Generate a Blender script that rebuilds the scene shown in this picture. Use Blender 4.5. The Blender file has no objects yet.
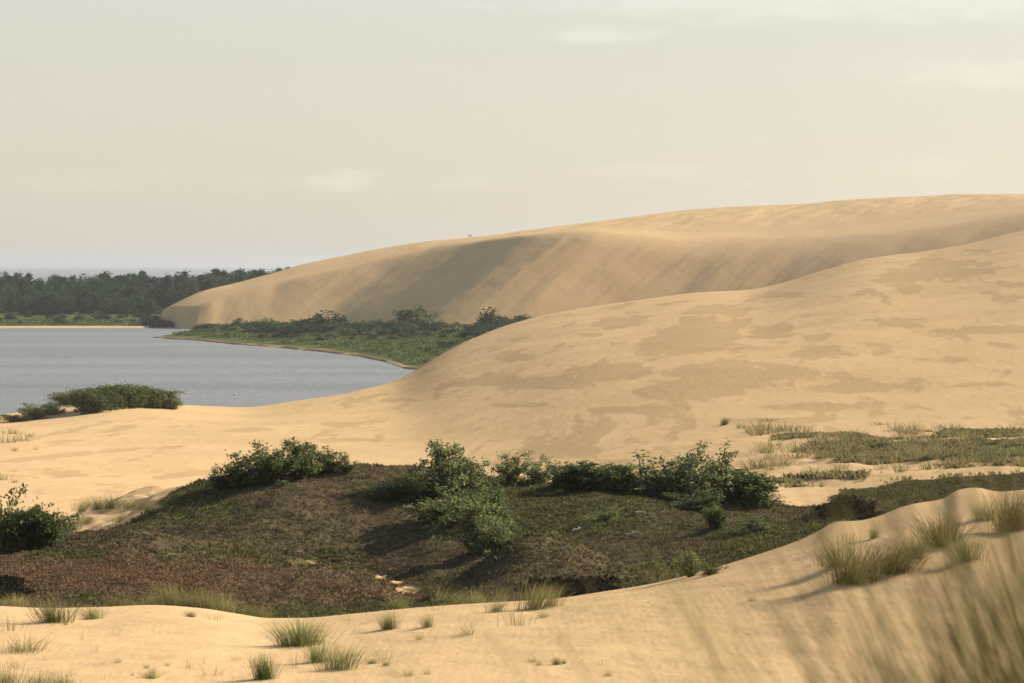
import bpy, bmesh, math, random
import numpy as np
from mathutils import Vector

random.seed(7)
RNG = np.random.default_rng(11)
scene = bpy.context.scene
col = scene.collection

# ------------------------------------------------------------------ frame of reference
F = 2900.0          # focal length in pixels of a 1024 px wide frame
EYE = 30.0          # height of the camera above the lagoon
UC, VH = 512.0, 264.0   # principal column, horizon row
AZ, EL = math.radians(58), math.radians(26.8)     # sun: to the right of and beyond the view


def zv(v, y):
    return EYE - (np.asarray(v, float) - VH) / F * y


# ------------------------------------------------------------------ noise
def _hash(ix, iy, seed):
    n = (ix.astype(np.int64) * 374761393 + iy.astype(np.int64) * 668265263 + seed * 1442695041) & 0xFFFFFFFF
    n = ((n ^ (n >> 13)) * 1274126177) & 0xFFFFFFFF
    return ((n ^ (n >> 16)) & 0xFFFFFF) / float(0xFFFFFF)


def vnoise(x, y, seed=0):
    x = np.asarray(x, float); y = np.asarray(y, float)
    ix = np.floor(x); iy = np.floor(y)
    fx = x - ix; fy = y - iy
    fx = fx * fx * fx * (fx * (fx * 6 - 15) + 10); fy = fy * fy * fy * (fy * (fy * 6 - 15) + 10)
    a = _hash(ix, iy, seed); b = _hash(ix + 1, iy, seed)
    c = _hash(ix, iy + 1, seed); d = _hash(ix + 1, iy + 1, seed)
    return (a + (b - a) * fx + (c - a) * fy + (a - b - c + d) * fx * fy) * 2 - 1


def fbm(x, y, seed=0, octaves=4, gain=0.5):
    s = 0.0; amp = 1.0; tot = 0.0
    for o in range(octaves):
        s = s + amp * vnoise(x * 2 ** o + 17.3 * o, y * 2 ** o - 9.1 * o, seed + o)
        tot += amp; amp *= gain
    return s / tot


def sstep(a, b, x):
    t = np.clip((np.asarray(x, float) - a) / (b - a), 0, 1)
    return t * t * (3 - 2 * t)


# ------------------------------------------------------------------ terrain: feature lines
def curve(pts, U, smooth=0):
    p = sorted(pts)
    px, pv = np.array([a for a, b in p], float), np.array([b for a, b in p], float)
    r = max(3.0, smooth)
    return sum(pchip_eval(px, pv, U + d) for d in np.linspace(-r, r, 9)) / 9.0


def pchip_slopes(x, y):
    h = np.diff(x); d = np.diff(y) / h
    m = np.zeros_like(y)
    for i in range(1, len(y) - 1):
        if d[i - 1] * d[i] > 0:
            w1 = 2 * h[i] + h[i - 1]; w2 = h[i] + 2 * h[i - 1]
            m[i] = (w1 + w2) / (w1 / d[i - 1] + w2 / d[i])
    m[0] = d[0]; m[-1] = d[-1]
    return m


def pchip_eval(x, y, q):
    q = np.clip(q, x[0], x[-1])
    m = pchip_slopes(x, y)
    i = np.clip(np.searchsorted(x, q, side='right') - 1, 0, len(x) - 2)
    h = x[i + 1] - x[i]; t = (q - x[i]) / h
    return ((2 * t ** 3 - 3 * t ** 2 + 1) * y[i] + (t ** 3 - 2 * t ** 2 + t) * h * m[i]
            + (-2 * t ** 3 + 3 * t ** 2) * y[i + 1] + (t ** 3 - t ** 2) * h * m[i + 1])


# columns (constant u) and rows (constant depth y) of the terrain fan
inner = np.arange(-70, 1095, 2.0)
outer = np.array([4 * 1.09 ** k for k in range(1, 48)]).cumsum()
outer = outer[outer < 1700]
U = np.concatenate([-70 - outer[::-1], inner, 1094 + outer])


def geo(a, b, r):
    n = int(math.log(b / a) / math.log(1 + r)) + 1
    return list(np.geomspace(a, b, n, endpoint=False))


Y = np.array(geo(1.5, 20, .03) + geo(20, 120, .0042) + geo(120, 262, .0045) + geo(262, 900, .0055)
             + geo(900, 1180, .008) + list(np.arange(1180, 1529, 1.4)) + geo(1530, 2150, .008))
NC, NR = len(U), len(Y)

UCc = np.clip(U, -400, 1424)
yc = curve([(-400, 70), (0, 66), (300, 63), (450, 61), (600, 60), (700, 60), (800, 61), (900, 62), (960, 63), (1024, 62), (1424, 60)], UCc)
vc = curve([(-400, 588), (0, 606), (50, 608), (100, 607), (150, 605), (200, 608), (240, 614), (270, 618), (300, 618), (350, 614), (400, 609),
            (450, 605), (500, 602), (550, 599), (600, 592), (650, 584), (680, 577), (700, 572), (750, 557), (800, 540), (815, 533),
            (838, 522), (860, 521), (880, 516), (900, 508), (915, 504), (940, 500), (960, 490), (975, 488), (1000, 492), (1024, 490), (1424, 470)], UCc)
ymc = curve([(-400, 540), (0, 545), (200, 558), (300, 592), (366, 625), (400, 650), (443, 692), (480, 740), (533, 768), (580, 780), (700, 800), (830, 830), (900, 860), (1024, 920), (1424, 1000)], UCc, 22)
vmc = curve([(-400, 425), (0, 419), (50, 414), (110, 407), (160, 408), (200, 411), (240, 412), (300, 403), (350, 392), (366, 388), (385, 383.5), (400, 379), (420, 366),
             (443, 351), (480, 334), (530, 318), (580, 308), (640, 300), (700, 292), (750, 290), (785, 282), (830, 268), (870, 258), (910, 254),
             (940, 250), (985, 240), (1024, 230), (1424, 188)], UCc, 14)
one = np.ones(NC)
feats = []      # (y, z) per column


def add(y, z):
    feats.append((y * one, z * one))


add(1.5, 28.4)
add(6, curve([(-400, 27.8), (600, 27.9), (1424, 28.1)], UCc))
add(15, 26.5)
y3 = curve([(-400, 38), (0, 38), (600, 37.5), (1024, 36.5), (1424, 36)], UCc)
add(y3, zv(690, y3))
add(yc, zv(vc, yc))
y6 = yc * 1.13
add(y6, zv(vc, yc) - curve([(-400, 1.4), (500, 1.6), (700, 2.5), (1024, 4.0), (1424, 4)], UCc))
y7 = 110 * one
add(y7, zv(curve([(-400, 600), (0, 605), (200, 612), (300, 616), (420, 612), (520, 604), (600, 600), (700, 582), (800, 556), (900, 532), (1024, 515), (1424, 505)], UCc), y7))
y8 = 138 * one
add(y8, zv(curve([(-400, 540), (0, 549), (60, 545), (120, 545), (200, 553), (300, 566), (360, 580), (410, 597), (440, 590), (480, 570), (530, 556), (560, 555), (620, 566), (660, 560), (700, 551), (800, 531), (900, 512), (1024, 498), (1424, 490)], UCc), y8))
y9 = 152 * one
add(y9, zv(curve([(-400, 550), (0, 560), (100, 561), (200, 572), (300, 584), (360, 588), (400, 578), (450, 570), (500, 560), (600, 551), (700, 535), (800, 522), (900, 506), (1024, 492), (1424, 486)], UCc), y9))
y10 = curve([(-400, 175), (150, 176), (340, 180), (640, 182), (830, 190), (1024, 200), (1424, 205)], UCc)
v10 = curve([(-400, 505), (0, 528), (60, 526), (100, 519), (140, 507), (200, 490), (260, 480), (340, 471), (400, 472), (450, 475), (500, 481), (560, 484), (640, 483), (700, 491),
             (770, 503), (830, 508), (900, 494), (1024, 480), (1424, 474)], UCc)
add(y10, zv(v10, y10))
y11 = 222 * one
add(y11, zv(v10, y10) - curve([(-400, 3), (0, 3.5), (200, 4.5), (600, 3.5), (780, 2.5), (900, 1.8), (1424, 1.2)], UCc))
y12 = 268 * one
add(y12, zv(curve([(-400, 500), (0, 500), (300, 507), (450, 510), (600, 496), (780, 473), (900, 466), (1024, 462), (1424, 460)], UCc), y12))
y13 = 352 * one
add(y13, zv(curve([(-400, 462), (0, 462), (180, 468), (280, 474), (420, 476), (500, 470), (600, 454), (700, 439), (800, 430), (1024, 425), (1424, 420)], UCc), y13))
add(450, curve([(-400, 3), (0, 3.6), (200, 3.7), (330, 3.8), (400, 4.2), (480, 6.8), (600, 11.2), (700, 13.4), (800, 14.6), (1024, 16.4), (1424, 19)], UCc))
add(ymc, zv(vmc, ymc))
add(ymc + 18, zv(vmc, ymc) - curve([(-400, .5), (240, .5), (480, 2.0), (1424, 3)], UCc))
add(ymc + 130, curve([(-400, -1.8), (412, -1.6), (450, .8), (700, 3), (1024, 7), (1424, 9)], UCc))
add(1150, curve([(-400, -1.8), (412, -1.8), (450, .9), (700, 3), (1024, 5), (1424, 6)], UCc))
# far shore and wood
add(1352, curve([(-400, -.6), (150, -.6), (185, -.4), (215, 1.0), (700, 3), (1424, 5)], UCc))
add(1364, curve([(-400, .35), (150, .35), (215, 1.2), (700, 3), (1424, 5)], UCc))
add(1385, curve([(-400, 1.1), (215, 1.4), (700, 3), (1424, 5)], UCc))
add(1500, curve([(-400, 6), (0, 5), (160, 5), (300, 8), (1424, 8)], UCc))
add(1680, curve([(-400, 14), (0, 13), (160, 13.5), (300, 17), (1424, 17)], UCc))
add(1850, 12)
add(2200, -2)
FY = np.array([a for a, b in feats]); FZ = np.array([b for a, b in feats])
BASE = np.empty((NR, NC))
for j in range(NC):
    BASE[:, j] = pchip_eval(FY[:, j], FZ[:, j], Y)

UU, YY = np.meshgrid(U, Y)
XX = (UU - UC) / F * YY
UK = np.clip(UU, -400, 1424)


def col_on(c):
    return np.broadcast_to(c[None, :], UU.shape)


YC, YMC = col_on(yc), col_on(ymc)
# soften the middle dune sideways so that no crease is left between the feature lines
BS = BASE.copy()
for w_ in (13, 11, 9):
    k_ = w_ // 2
    cs = np.cumsum(np.pad(BS, ((0, 0), (k_ + 1, k_)), mode='edge'), axis=1)
    BS = (cs[:, w_:] - cs[:, :-w_]) / w_
wgt = sstep(270, 300, YY) * (1 - sstep(20, 45, YY - YMC))
BASE = BASE * (1 - wgt) + BS * wgt
# relief of each zone
z_near = sstep(0, 1, (YC * 1.02 - YY) / 8)
BASE += z_near * (0.10 * fbm(XX / 5, YY / 6, 3) + .035 * fbm(XX / 1.1, YY / 1.4, 5)) * sstep(12, 30, YY)
z_hol = sstep(100, 112, YY) * (1 - sstep(200, 240, YY))
BASE += z_hol * (0.62 * fbm(XX / 8, YY / 9, 21, 3) + 0.22 * fbm(XX / 2.2, YY / 2.4, 23, 3))
z_mid = sstep(225, 300, YY) * (1 - sstep(-30, 10, YY - YMC))
BASE += z_mid * (0.45 * fbm(XX / 38, YY / 45, 31, 3) + .10 * fbm(XX / 9, YY / 12, 33, 3))
# grassy rough flat on the right
rough = sstep(740, 800, UU) * sstep(235, 255, YY) * (1 - sstep(335, 352, YY))
BASE += rough * (0.55 * fbm(XX / 6, YY / 7, 41, 4) + .15 * fbm(XX / 1.8, YY / 2, 43, 2))
hum = sstep(60, 80, UU) * (1 - sstep(150, 175, UU)) * sstep(165, 178, YY) * (1 - sstep(215, 225, YY))
BASE += hum * (0.8 * fbm(XX / 3.2, YY / 4, 45, 3))


def gauss(u0, y0, ru, ry, amp, p=2.0):
    x0 = (u0 - UC) / F * y0
    r = ((XX - x0) / ru) ** 2 + ((YY - y0) / ry) ** 2
    return amp * np.exp(-r)


BASE += gauss(545, 127, 3.4, 5.5, 1.5) + gauss(150, 131, 7, 6, .7) + gauss(290, 168, 5, 9, .7) + gauss(600, 166, 4, 8, .7)          # dark mound
BASE += gauss(125, 150, 3.5, 4, 1.15)
BASE += gauss(432, 141, 1.6, 3, .5)
BASE += gauss(850, 150, 1.7, 2.2, .9)         # peat bank
BASE += gauss(118, 556, 7, 14, 1.0) + gauss(40, 540, 5, 12, .6)

# ---- peninsula: flat land out of the lagoon
ys = np.interp(U, [148, 152, 200, 250, 300, 350, 380, 405, 440, 520, 1424], [2000, 1176, 1128, 1062, 1010, 955, 897, 832, 790, 775, 775])
ye = np.interp(U, [148, 152, 165, 180, 192, 205, 212], [900, 1181, 1215, 1258, 1300, 1345, 3000])
YS, YE = col_on(ys), col_on(ye)
wob = 7 * fbm(XX / 14, YY / 30, 51, 3)
dist = np.minimum((YY - YS) / 1.6 + wob, (YE - YY) / 2.0 + wob * .4)
pen_ok = (UU > 149) & (UU < 520) & (YY > 790) & (YY < 1400)
PEN = -1.6 + 2.0 * sstep(-14, 6, dist) + 1.5 * sstep(4, 60, dist) + .35 * fbm(XX / 10, YY / 18, 53, 3) * sstep(4, 20, dist)
BASE = np.where(pen_ok, np.maximum(BASE, PEN), BASE)

# ---- the great dune: slip face cut against the top surface
r0 = int(np.searchsorted(Y, 1182))
foot_u = curve([(-2000, 2600), (140, 1700), (150, 1480), (158, 1415), (168, 1382), (180, 1358), (195, 1345), (215, 1342), (300, 1342), (3000, 1342)], U, 5)
GX = np.array([-700, -300, -200, -150, -94, -82, -70, -50, -38, -26, 10, 50, 85, 120, 170, 230, 330, 700.])
GY = np.array([6, 4, 2, 2, 8, 4, -8, -38, -51, -56, -48, -40, -44, -56, -64, -86, -112, -114.])
SX = np.array([-700, -150, -95, -78, -45, -28, 20, 90, 130, 700.]); SV = np.array([.62, .62, .63, .65, .65, .64, .63, .66, .68, .68])
xr, yr, ur = XX[r0:], YY[r0:], UU[r0:]
mixl = sstep(165, 340, ur)
rid = xr - .52 * (yr - 1338)
left_add = 5 * fbm(xr / 18, yr / 60, 61, 2) - 5 * np.exp(-((rid + 152) / 9) ** 2) * (1 - sstep(215, 330, ur))
fr = np.broadcast_to(foot_u[None, :], xr.shape)
lo_z = np.full(xr.shape, -30.0); hi_z = np.full(xr.shape, 150.0)
for it in range(26):
    zm = .5 * (lo_z + hi_z)
    xs = xr - 1.25 * mixl * zm
    yz = fr + zm / pchip_eval(SX, SV, xs) + mixl * pchip_eval(GX, GY, xs) + (1 - mixl) * left_add
    up = yr > yz
    lo_z = np.where(up, zm, lo_z); hi_z = np.where(up, hi_z, zm)
zm = .5 * (lo_z + hi_z); xs = xr - 1.25 * mixl * zm
face = np.full(BASE.shape, -60.0)
face[r0:] = zm + 1.3 + .75 * fbm(xs / 9, (xr + yr) / 80, 63, 4, .5) + 1.9 * fbm(xs / 24, (xr + yr) / 140, 64, 2) * mixl + .25 * fbm(xr / 14, yr / 14, 65, 3)
vb = curve([(-400, 330), (150, 330), (170, 320), (183, 311), (200, 304), (240, 292), (267, 285), (333, 272), (376, 262), (416, 254), (450, 245), (483, 240), (533, 234), (600, 229),
            (640, 230), (684, 232), (750, 232), (800, 230), (850, 226), (900, 221), (1024, 205), (1424, 160)], UCc)
vcr = curve([(-400, 325), (150, 320), (165, 309), (180, 301), (200, 292), (240, 282), (280, 271), (300, 265), (350, 254.5), (400, 245), (440, 240), (470, 238), (500, 235), (520, 231.5), (560, 226),
             (600, 221), (640, 216), (700, 209), (740, 206.5), (800, 204), (850, 200), (900, 197), (1000, 194), (1024, 194), (1424, 188)], UCc)
ycr = curve([(-400, 1400), (165, 1402), (200, 1425), (300, 1475), (400, 1500), (470, 1500), (540, 1490), (600, 1520), (700, 1590), (1024, 1650), (1424, 1680)], UCc)
zb0 = zv(vb, 1405); zcr = zv(vcr, ycr)
ybn = 1338 + (zb0 - 1.3) / .6
t = (YY - col_on(ybn)) / (col_on(ycr) - col_on(ybn))
sl = (zcr - zb0)
TOP = col_on(zb0) + col_on(sl) * np.where(t < 0, t * (.25 + .9 * sstep(540, 700, UU)), np.where(t < 1, 1 - (1 - np.clip(t, 0, 1)) ** 1.6, 1))
TOP = TOP - np.clip(YY - col_on(ycr) - 8, 0, 900) * np.where(UU < 420, .16, .06)
top_n = fbm((XX * .35 + YY * .94) / 60, (XX * .94 - YY * .35) / 14, 67, 4)
TOP = TOP + top_n * 1.3 * sstep(.02, .3, t) * (1 - .75 * sstep(.6, 1.0, t)) * sstep(330, 420, UU)
kk = 2.0 + 9 * sstep(520, 680, UU)
hh = np.clip(.5 + .5 * (TOP - face) / kk, 0, 1)
DUNE = TOP * (1 - hh) + face * hh - kk * hh * (1 - hh)
DUNE = np.where((UU > 120) & (YY > 1186), DUNE, -50)
IS_DUNE = DUNE > BASE
Z = np.maximum(BASE, DUNE)


# ------------------------------------------------------------------ where a pixel meets the ground
def column_z(u):
    c = np.searchsorted(U, u) - 1
    w = (u - U[c]) / (U[c + 1] - U[c])
    return Z[:, c] * (1 - w) + Z[:, c + 1] * w


def ground_y(u, y):
    z = np.interp(y, Y, column_z(u))
    return Vector(((u - UC) / F * y, y, float(z)))


def ground(u, v, ymin=0.0):
    z = column_z(u)
    vp = VH + (EYE - z) * F / Y
    ok = np.where((vp <= v) & (Y >= ymin))[0]
    i = ok[0] if len(ok) else NR - 1
    y = Y[i]
    if 0 < i and vp[i - 1] > v:
        y = Y[i - 1] + (Y[i] - Y[i - 1]) * (vp[i - 1] - v) / max(1e-6, vp[i - 1] - vp[i])
    return ground_y(u, float(y))


# ------------------------------------------------------------------ foreground tufts: (u, v at foot, height px, width px, kind, label)
TUFTS = [
    (55, 622, 24, 42, 'full', 'olive marram tuft on the left dune crest, largest beside the brown heath'),
    (93, 619, 15, 24, 'full', 'smaller olive tuft touching the right side of the large crest tuft'),
    (9, 631, 17, 24, 'thin', 'thin grass tuft at the far left edge of the near sand'),
    (27, 651, 20, 52, 'low', 'low wide bluish grass cushion alone on the near sand at left'),
    (81, 640, 18, 12, 'thin', 'sparse upright blades on sand below the olive crest tufts'),
    (94, 653, 14, 12, 'thin', 'sparse short blades on bare sand right of the low wide cushion'),
    (8, 694, 30, 34, 'green', 'green grass tuft in the bottom left corner of the picture'),
    (38, 694, 24, 30, 'green', 'middle of three green tufts along the bottom left edge'),
    (64, 692, 20, 26, 'green', 'rightmost of three green tufts along the bottom left edge'),
    (188, 668, 14, 9, 'thin', 'few upright blades in the middle of bare sand, taller of a pair'),
    (203, 664, 11, 9, 'thin', 'few upright blades in the middle of bare sand, shorter of a pair'),
    (149, 681, 13, 9, 'thin', 'lone wisp of blades low on the bare sand at left'),
    (212, 676, 9, 22, 'thin', 'scattered short blades left of the dark green bottom tuft'),
    (302, 645, 27, 50, 'bushy', 'bushy dark green tuft, the largest of the bottom clump'),
    (339, 669, 26, 42, 'green', 'upright green tuft at the right end of the bottom clump'),
    (264, 679, 26, 22, 'bushy', 'narrow dark green tuft at the left end of the bottom clump'),
    (293, 668, 18, 26, 'thin', 'sparse blades between the two dense tufts of the bottom clump'),
    (362, 661, 12, 12, 'thin', 'short blades just right of the upright green bottom tuft'),
    (383, 660, 11, 18, 'thin', 'thin short blades trailing off right of the bottom clump'),
    (369, 622, 12, 20, 'thin', 'thin tuft with a long shadow below the end of the brown heath'),
    (390, 629, 19, 20, 'full', 'leftmost full tuft of three with long shadows under the crest'),
    (428, 627, 14, 13, 'full', 'small dense tuft with a shadow streak between two larger ones'),
    (436, 611, 12, 20, 'thin', 'pale tuft on the crest edge in front of the sandy hollow'),
    (467, 635, 17, 26, 'spread', 'spreading straw coloured tuft low in the middle of the sand'),
    (515, 626, 19, 30, 'thin', 'sparse tuft in front of the tall windblown crest tuft'),
    (534, 609, 29, 40, 'wind', 'tall windblown pale green tuft on the crest by the dark mound'),
    (567, 612, 15, 36, 'thin', 'row of short blades right of the tall windblown tuft'),
    (440, 602, 18, 24, 'wind', 'light green windblown grass at the lip beside the sand patch'),
    (625, 617, 7, 9, 'thin', 'tiny wisp of grass alone in the middle of the near slope'),
    (752, 601, 8, 12, 'spread', 'tiny sprawling wisp on the smooth right slope, left of a pair'),
    (803, 599, 13, 10, 'thin', 'small upright wisp on the smooth right slope, right of a pair'),
    (855, 582, 41, 58, 'dark', 'large dark green tuft with deep shadow on the right slope, taller half'),
    (893, 573, 31, 54, 'dark', 'large dark tuft on the right slope, lower half leaning right'),
    (875, 538, 16, 12, 'full', 'small tuft behind the large dark pair on the right slope'),
    (900, 534, 12, 16, 'thin', 'thin blades near the crest above the large dark pair'),
    (822, 549, 12, 16, 'thin', 'thin blades on the crest left of the large dark pair'),
    (941, 545, 32, 46, 'dark', 'dark soft edged tuft below the highest sand point on the right'),
    (1012, 530, 40, 48, 'dark', 'dark tuft at the right edge on the highest near crest'),
    (14, 668, 12, 16, 'thin', 'thin blades between the wide cushion and the corner tufts at far left'),
    (100, 680, 13, 16, 'thin', 'thin straw blades right of the three green corner tufts'),
    (118, 663, 8, 14, 'spread', 'tiny straw sprig in the middle of bare sand at lower left'),
    (236, 661, 11, 18, 'thin', 'sparse blades in front of the bushy dark green tuft'),
    (252, 668, 16, 14, 'thin', 'thin blades touching the narrow dark tuft of the bottom clump'),
    (318, 662, 22, 26, 'green', 'green tuft filling the middle of the bottom clump'),
    (410, 633, 10, 14, 'thin', 'short wisps between the two full tufts with shadows'),
    (408, 676, 10, 20, 'spread', 'pale low sprig on the sand right of the bottom clump'),
    (496, 612, 14, 22, 'wind', 'low pale tuft on the crest left of the tall windblown one'),
    (552, 606, 22, 26, 'wind', 'second windblown pale tuft, leaning against the tall one'),
    (583, 612, 9, 14, 'thin', 'last thin blades at the right end of the windblown tuft row'),
    (836, 566, 30, 34, 'full', 'straw coloured tuft at the left flank of the large dark pair'),
    (915, 558, 24, 30, 'full', 'straw tuft at the right flank of the large dark pair'),
    (845, 545, 16, 26, 'thin', 'thin straw blades above the left flank of the large dark pair'),
    (968, 560, 26, 34, 'full', 'straw tuft between the soft edged dark tuft and the right corner grass'),
    (985, 520, 20, 26, 'full', 'straw tuft just left of the dark tuft at the right edge'),
    (1018, 470, 12, 14, 'thin', 'thin blades on the crest at the right edge of the picture'),
]
spots = [ground(u, v) for (u, v, h, w, k, l) in TUFTS]
for (u, v, h, w, k, l), p in zip(TUFTS, spots):
    if k == 'thin':
        continue
    r = max(.25, .5 * w * p.y / F)
    dx = XX - p.x - .3 * r; dy = YY - p.y - .1 * r
    Z += (YY < 95) * .13 * min(1.2, r) * np.exp(-((dx + .25 * r) / (1.2 * r)) ** 2 - (dy / (1.6 * r)) ** 2)

# ------------------------------------------------------------------ surface cover of the terrain (attributes)
VP = VH + (EYE - Z) * F / YY
wn = fbm(XX / 7, YY / 8, 71, 4)
far_edge = np.interp(U, [-400, 0, 60, 120, 170, 760, 800, 840, 1024, 1424], [172, 170, 172, 176, 184, 192, 205, 232, 243, 245])
veg = sstep(-2.5, 2.5, YY - YC * 1.055 + 1.2 * fbm(XX / 2.5, YY / 3, 73, 3)) * (1 - sstep(-6, 6, YY - col_on(far_edge) + 9 * wn))
# patchy cover of the rough flat and sandy gaps in the heath
veg = np.maximum(veg, rough * .37 * sstep(-.1, .4, fbm(XX / 9, YY / 14, 75, 4) + .12 * sstep(250, 300, YY)))


def patch(u, v, ru, rv, soft=.35):
    d = ((UU - u) / ru) ** 2 + ((VP - v) / rv) ** 2
    d = d + 1.1 * fbm(XX / 1.1, YY / 2.2, int(u) + int(v), 4, .6)
    return 1 - sstep(1 - soft, 1 + soft, d)


hol = ((YY > YC * 1.03) & (YY < 260))
for (u, v, ru, rv, a) in [(384, 577, 14, 2.0, .6), (408, 590, 16, 5, .52), (395, 583, 10, 2.5, .52), (436, 564, 18, 6, .42), (98, 518, 34, 11, .9), (130, 512, 14, 6, .8),
                         (812, 503, 30, 5, .8), (838, 485, 45, 5, .75), (950, 474, 40, 3, .6), (300, 563, 22, 3, .45)]:
    veg = veg * (1 - hol * a * patch(u, v, ru, rv))
green = .30 + .42 * fbm(XX / 6, YY / 9, 77, 4)
for (u, v, ru, rv, a) in [(200, 512, 70, 16, .45), (590, 512, 110, 30, .55), (760, 540, 70, 22, .55), (400, 510, 60, 18, .15), (220, 602, 80, 9, .25), (60, 596, 60, 8, .3),
                         (560, 492, 110, 8, .25), (460, 590, 45, 10, .2), (690, 575, 30, 14, .3), (640, 545, 80, 9, -.3), (540, 575, 60, 20, -.5), (150, 575, 120, 14, -.35),
                         (330, 590, 70, 10, -.25), (30, 575, 40, 16, -.3), (125, 540, 60, 9, -.5), (60, 556, 60, 4, .3), (330, 563, 60, 4, .3), (330, 500, 90, 26, -.35), (900, 495, 80, 14, .35)]:
    green = green + a * np.exp(-((UU - u) / ru) ** 2 - ((VP - v) / rv) ** 2)
green = np.clip(np.where(rough > .3, .30 + .3 * fbm(XX / 4, YY / 6, 79, 3), green), 0, 1)
red = np.clip(.08 + .25 * fbm(XX / 8, YY / 8, 78, 3) + .75 * np.exp(-((UU - 130) / 170) ** 2 - ((VP - 578) / 22) ** 2) + .35 * np.exp(-((UU - 350) / 80) ** 2 - ((VP - 592) / 12) ** 2), 0, 1)
# dark peat, with the shade of its scarp painted into the colour
peat_shade = np.zeros_like(Z)
for (u, v, ru, rv) in [(848, 511, 30, 10), (6, 590, 24, 8), (570, 590, 44, 10)]:
    peat_shade = np.maximum(peat_shade, patch(u, v, ru, rv, .5) * (YY > YC * 1.05) * (YY < 330))
# moist / coarse stains on the middle dune
mid = (YY > 262) & (YY < YMC + 20)
wet = np.zeros_like(Z)
for (u, v, ru, rv) in [(925, 272, 62, 14), (700, 332, 50, 22), (745, 375, 95, 14), (720, 310, 42, 6), (790, 295, 36, 4), (770, 330, 34, 9), (655, 345, 20, 12), (610, 372, 45, 10),
                       (840, 352, 55, 8), (905, 322, 52, 6), (1000, 330, 40, 5), (880, 345, 30, 4), (690, 392, 60, 8), (850, 388, 60, 6), (520, 358, 18, 5), (500, 380, 50, 6), (560, 384, 40, 9),
                       (620, 322, 35, 8), (530, 405, 40, 4), (820, 406, 60, 5), (460, 384, 20, 3), (400, 400, 22, 3), (990, 270, 40, 6), (1010, 300, 30, 4), (940, 360, 50, 4), (340, 424, 22, 3),
                       (980, 385, 45, 4), (630, 410, 60, 4), (780, 420, 60, 3), (350, 440, 40, 2), (250, 430, 30, 3), (590, 335, 16, 3)]:
    d = ((UU + .9 * (VP - v) - u) / ru) ** 2 + ((VP - v) / rv) ** 2
    wet = np.maximum(wet, .95 - .8 * d)
wq = .9 * fbm(XX / 20, YY / 60, 85, 3)
wet = wet + 1.15 * fbm(XX / 10 + wq, YY / 34 + 1.5 * wq, 81, 6, .66) + .7 * fbm(XX / 3.5 + wq * 2, YY / 22, 83, 4, .6) - .12
wet = np.where(mid, np.clip(wet * .5 + .5, 0, 1), 0)

# ------------------------------------------------------------------ materials
def new_mat(name):
    m = bpy.data.materials.new(name); m.use_nodes = True
    nt = m.node_tree
    for n in list(nt.nodes):
        nt.nodes.remove(n)
    out = nt.nodes.new('ShaderNodeOutputMaterial')
    return m, nt, out


def N(nt, typ, **kw):
    n = nt.nodes.new(typ)
    for k, v in kw.items():
        setattr(n, k, v)
    return n


def mixc(nt, fac, a, b):
    n = N(nt, 'ShaderNodeMix', data_type='RGBA')
    for sock, val in ((n.inputs['Factor'], fac), (n.inputs[6], a), (n.inputs[7], b)):
        if hasattr(val, 'is_linked') or hasattr(val, 'links'):
            nt.links.new(val, sock)
        elif isinstance(val, (int, float)):
            sock.default_value = val
        else:
            sock.default_value = (*val, 1)
    return n.outputs[2]


def attr(nt, name):
    return N(nt, 'ShaderNodeAttribute', attribute_name=name).outputs['Fac']


def noise(nt, vec, scale, detail=4, rough=.55):
    n = N(nt, 'ShaderNodeTexNoise'); n.inputs['Scale'].default_value = scale
    n.inputs['Detail'].default_value = detail; n.inputs['Roughness'].default_value = rough
    nt.links.new(vec, n.inputs['Vector'])
    return n.outputs['Fac']


def ramp(nt, fac, a, b, lo=0.0, hi=1.0):
    n = N(nt, 'ShaderNodeMapRange'); n.interpolation_type = 'SMOOTHSTEP'
    nt.links.new(fac, n.inputs['Value'])
    n.inputs['From Min'].default_value = a; n.inputs['From Max'].default_value = b
    n.inputs['To Min'].default_value = lo; n.inputs['To Max'].default_value = hi
    return n.outputs['Result']


def math_n(nt, op, a, b):
    n = N(nt, 'ShaderNodeMath', operation=op)
    for s, v in ((n.inputs[0], a), (n.inputs[1], b)):
        if isinstance(v, (int, float)):
            s.default_value = v
        else:
            nt.links.new(v, s)
    return n.outputs[0]


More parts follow.
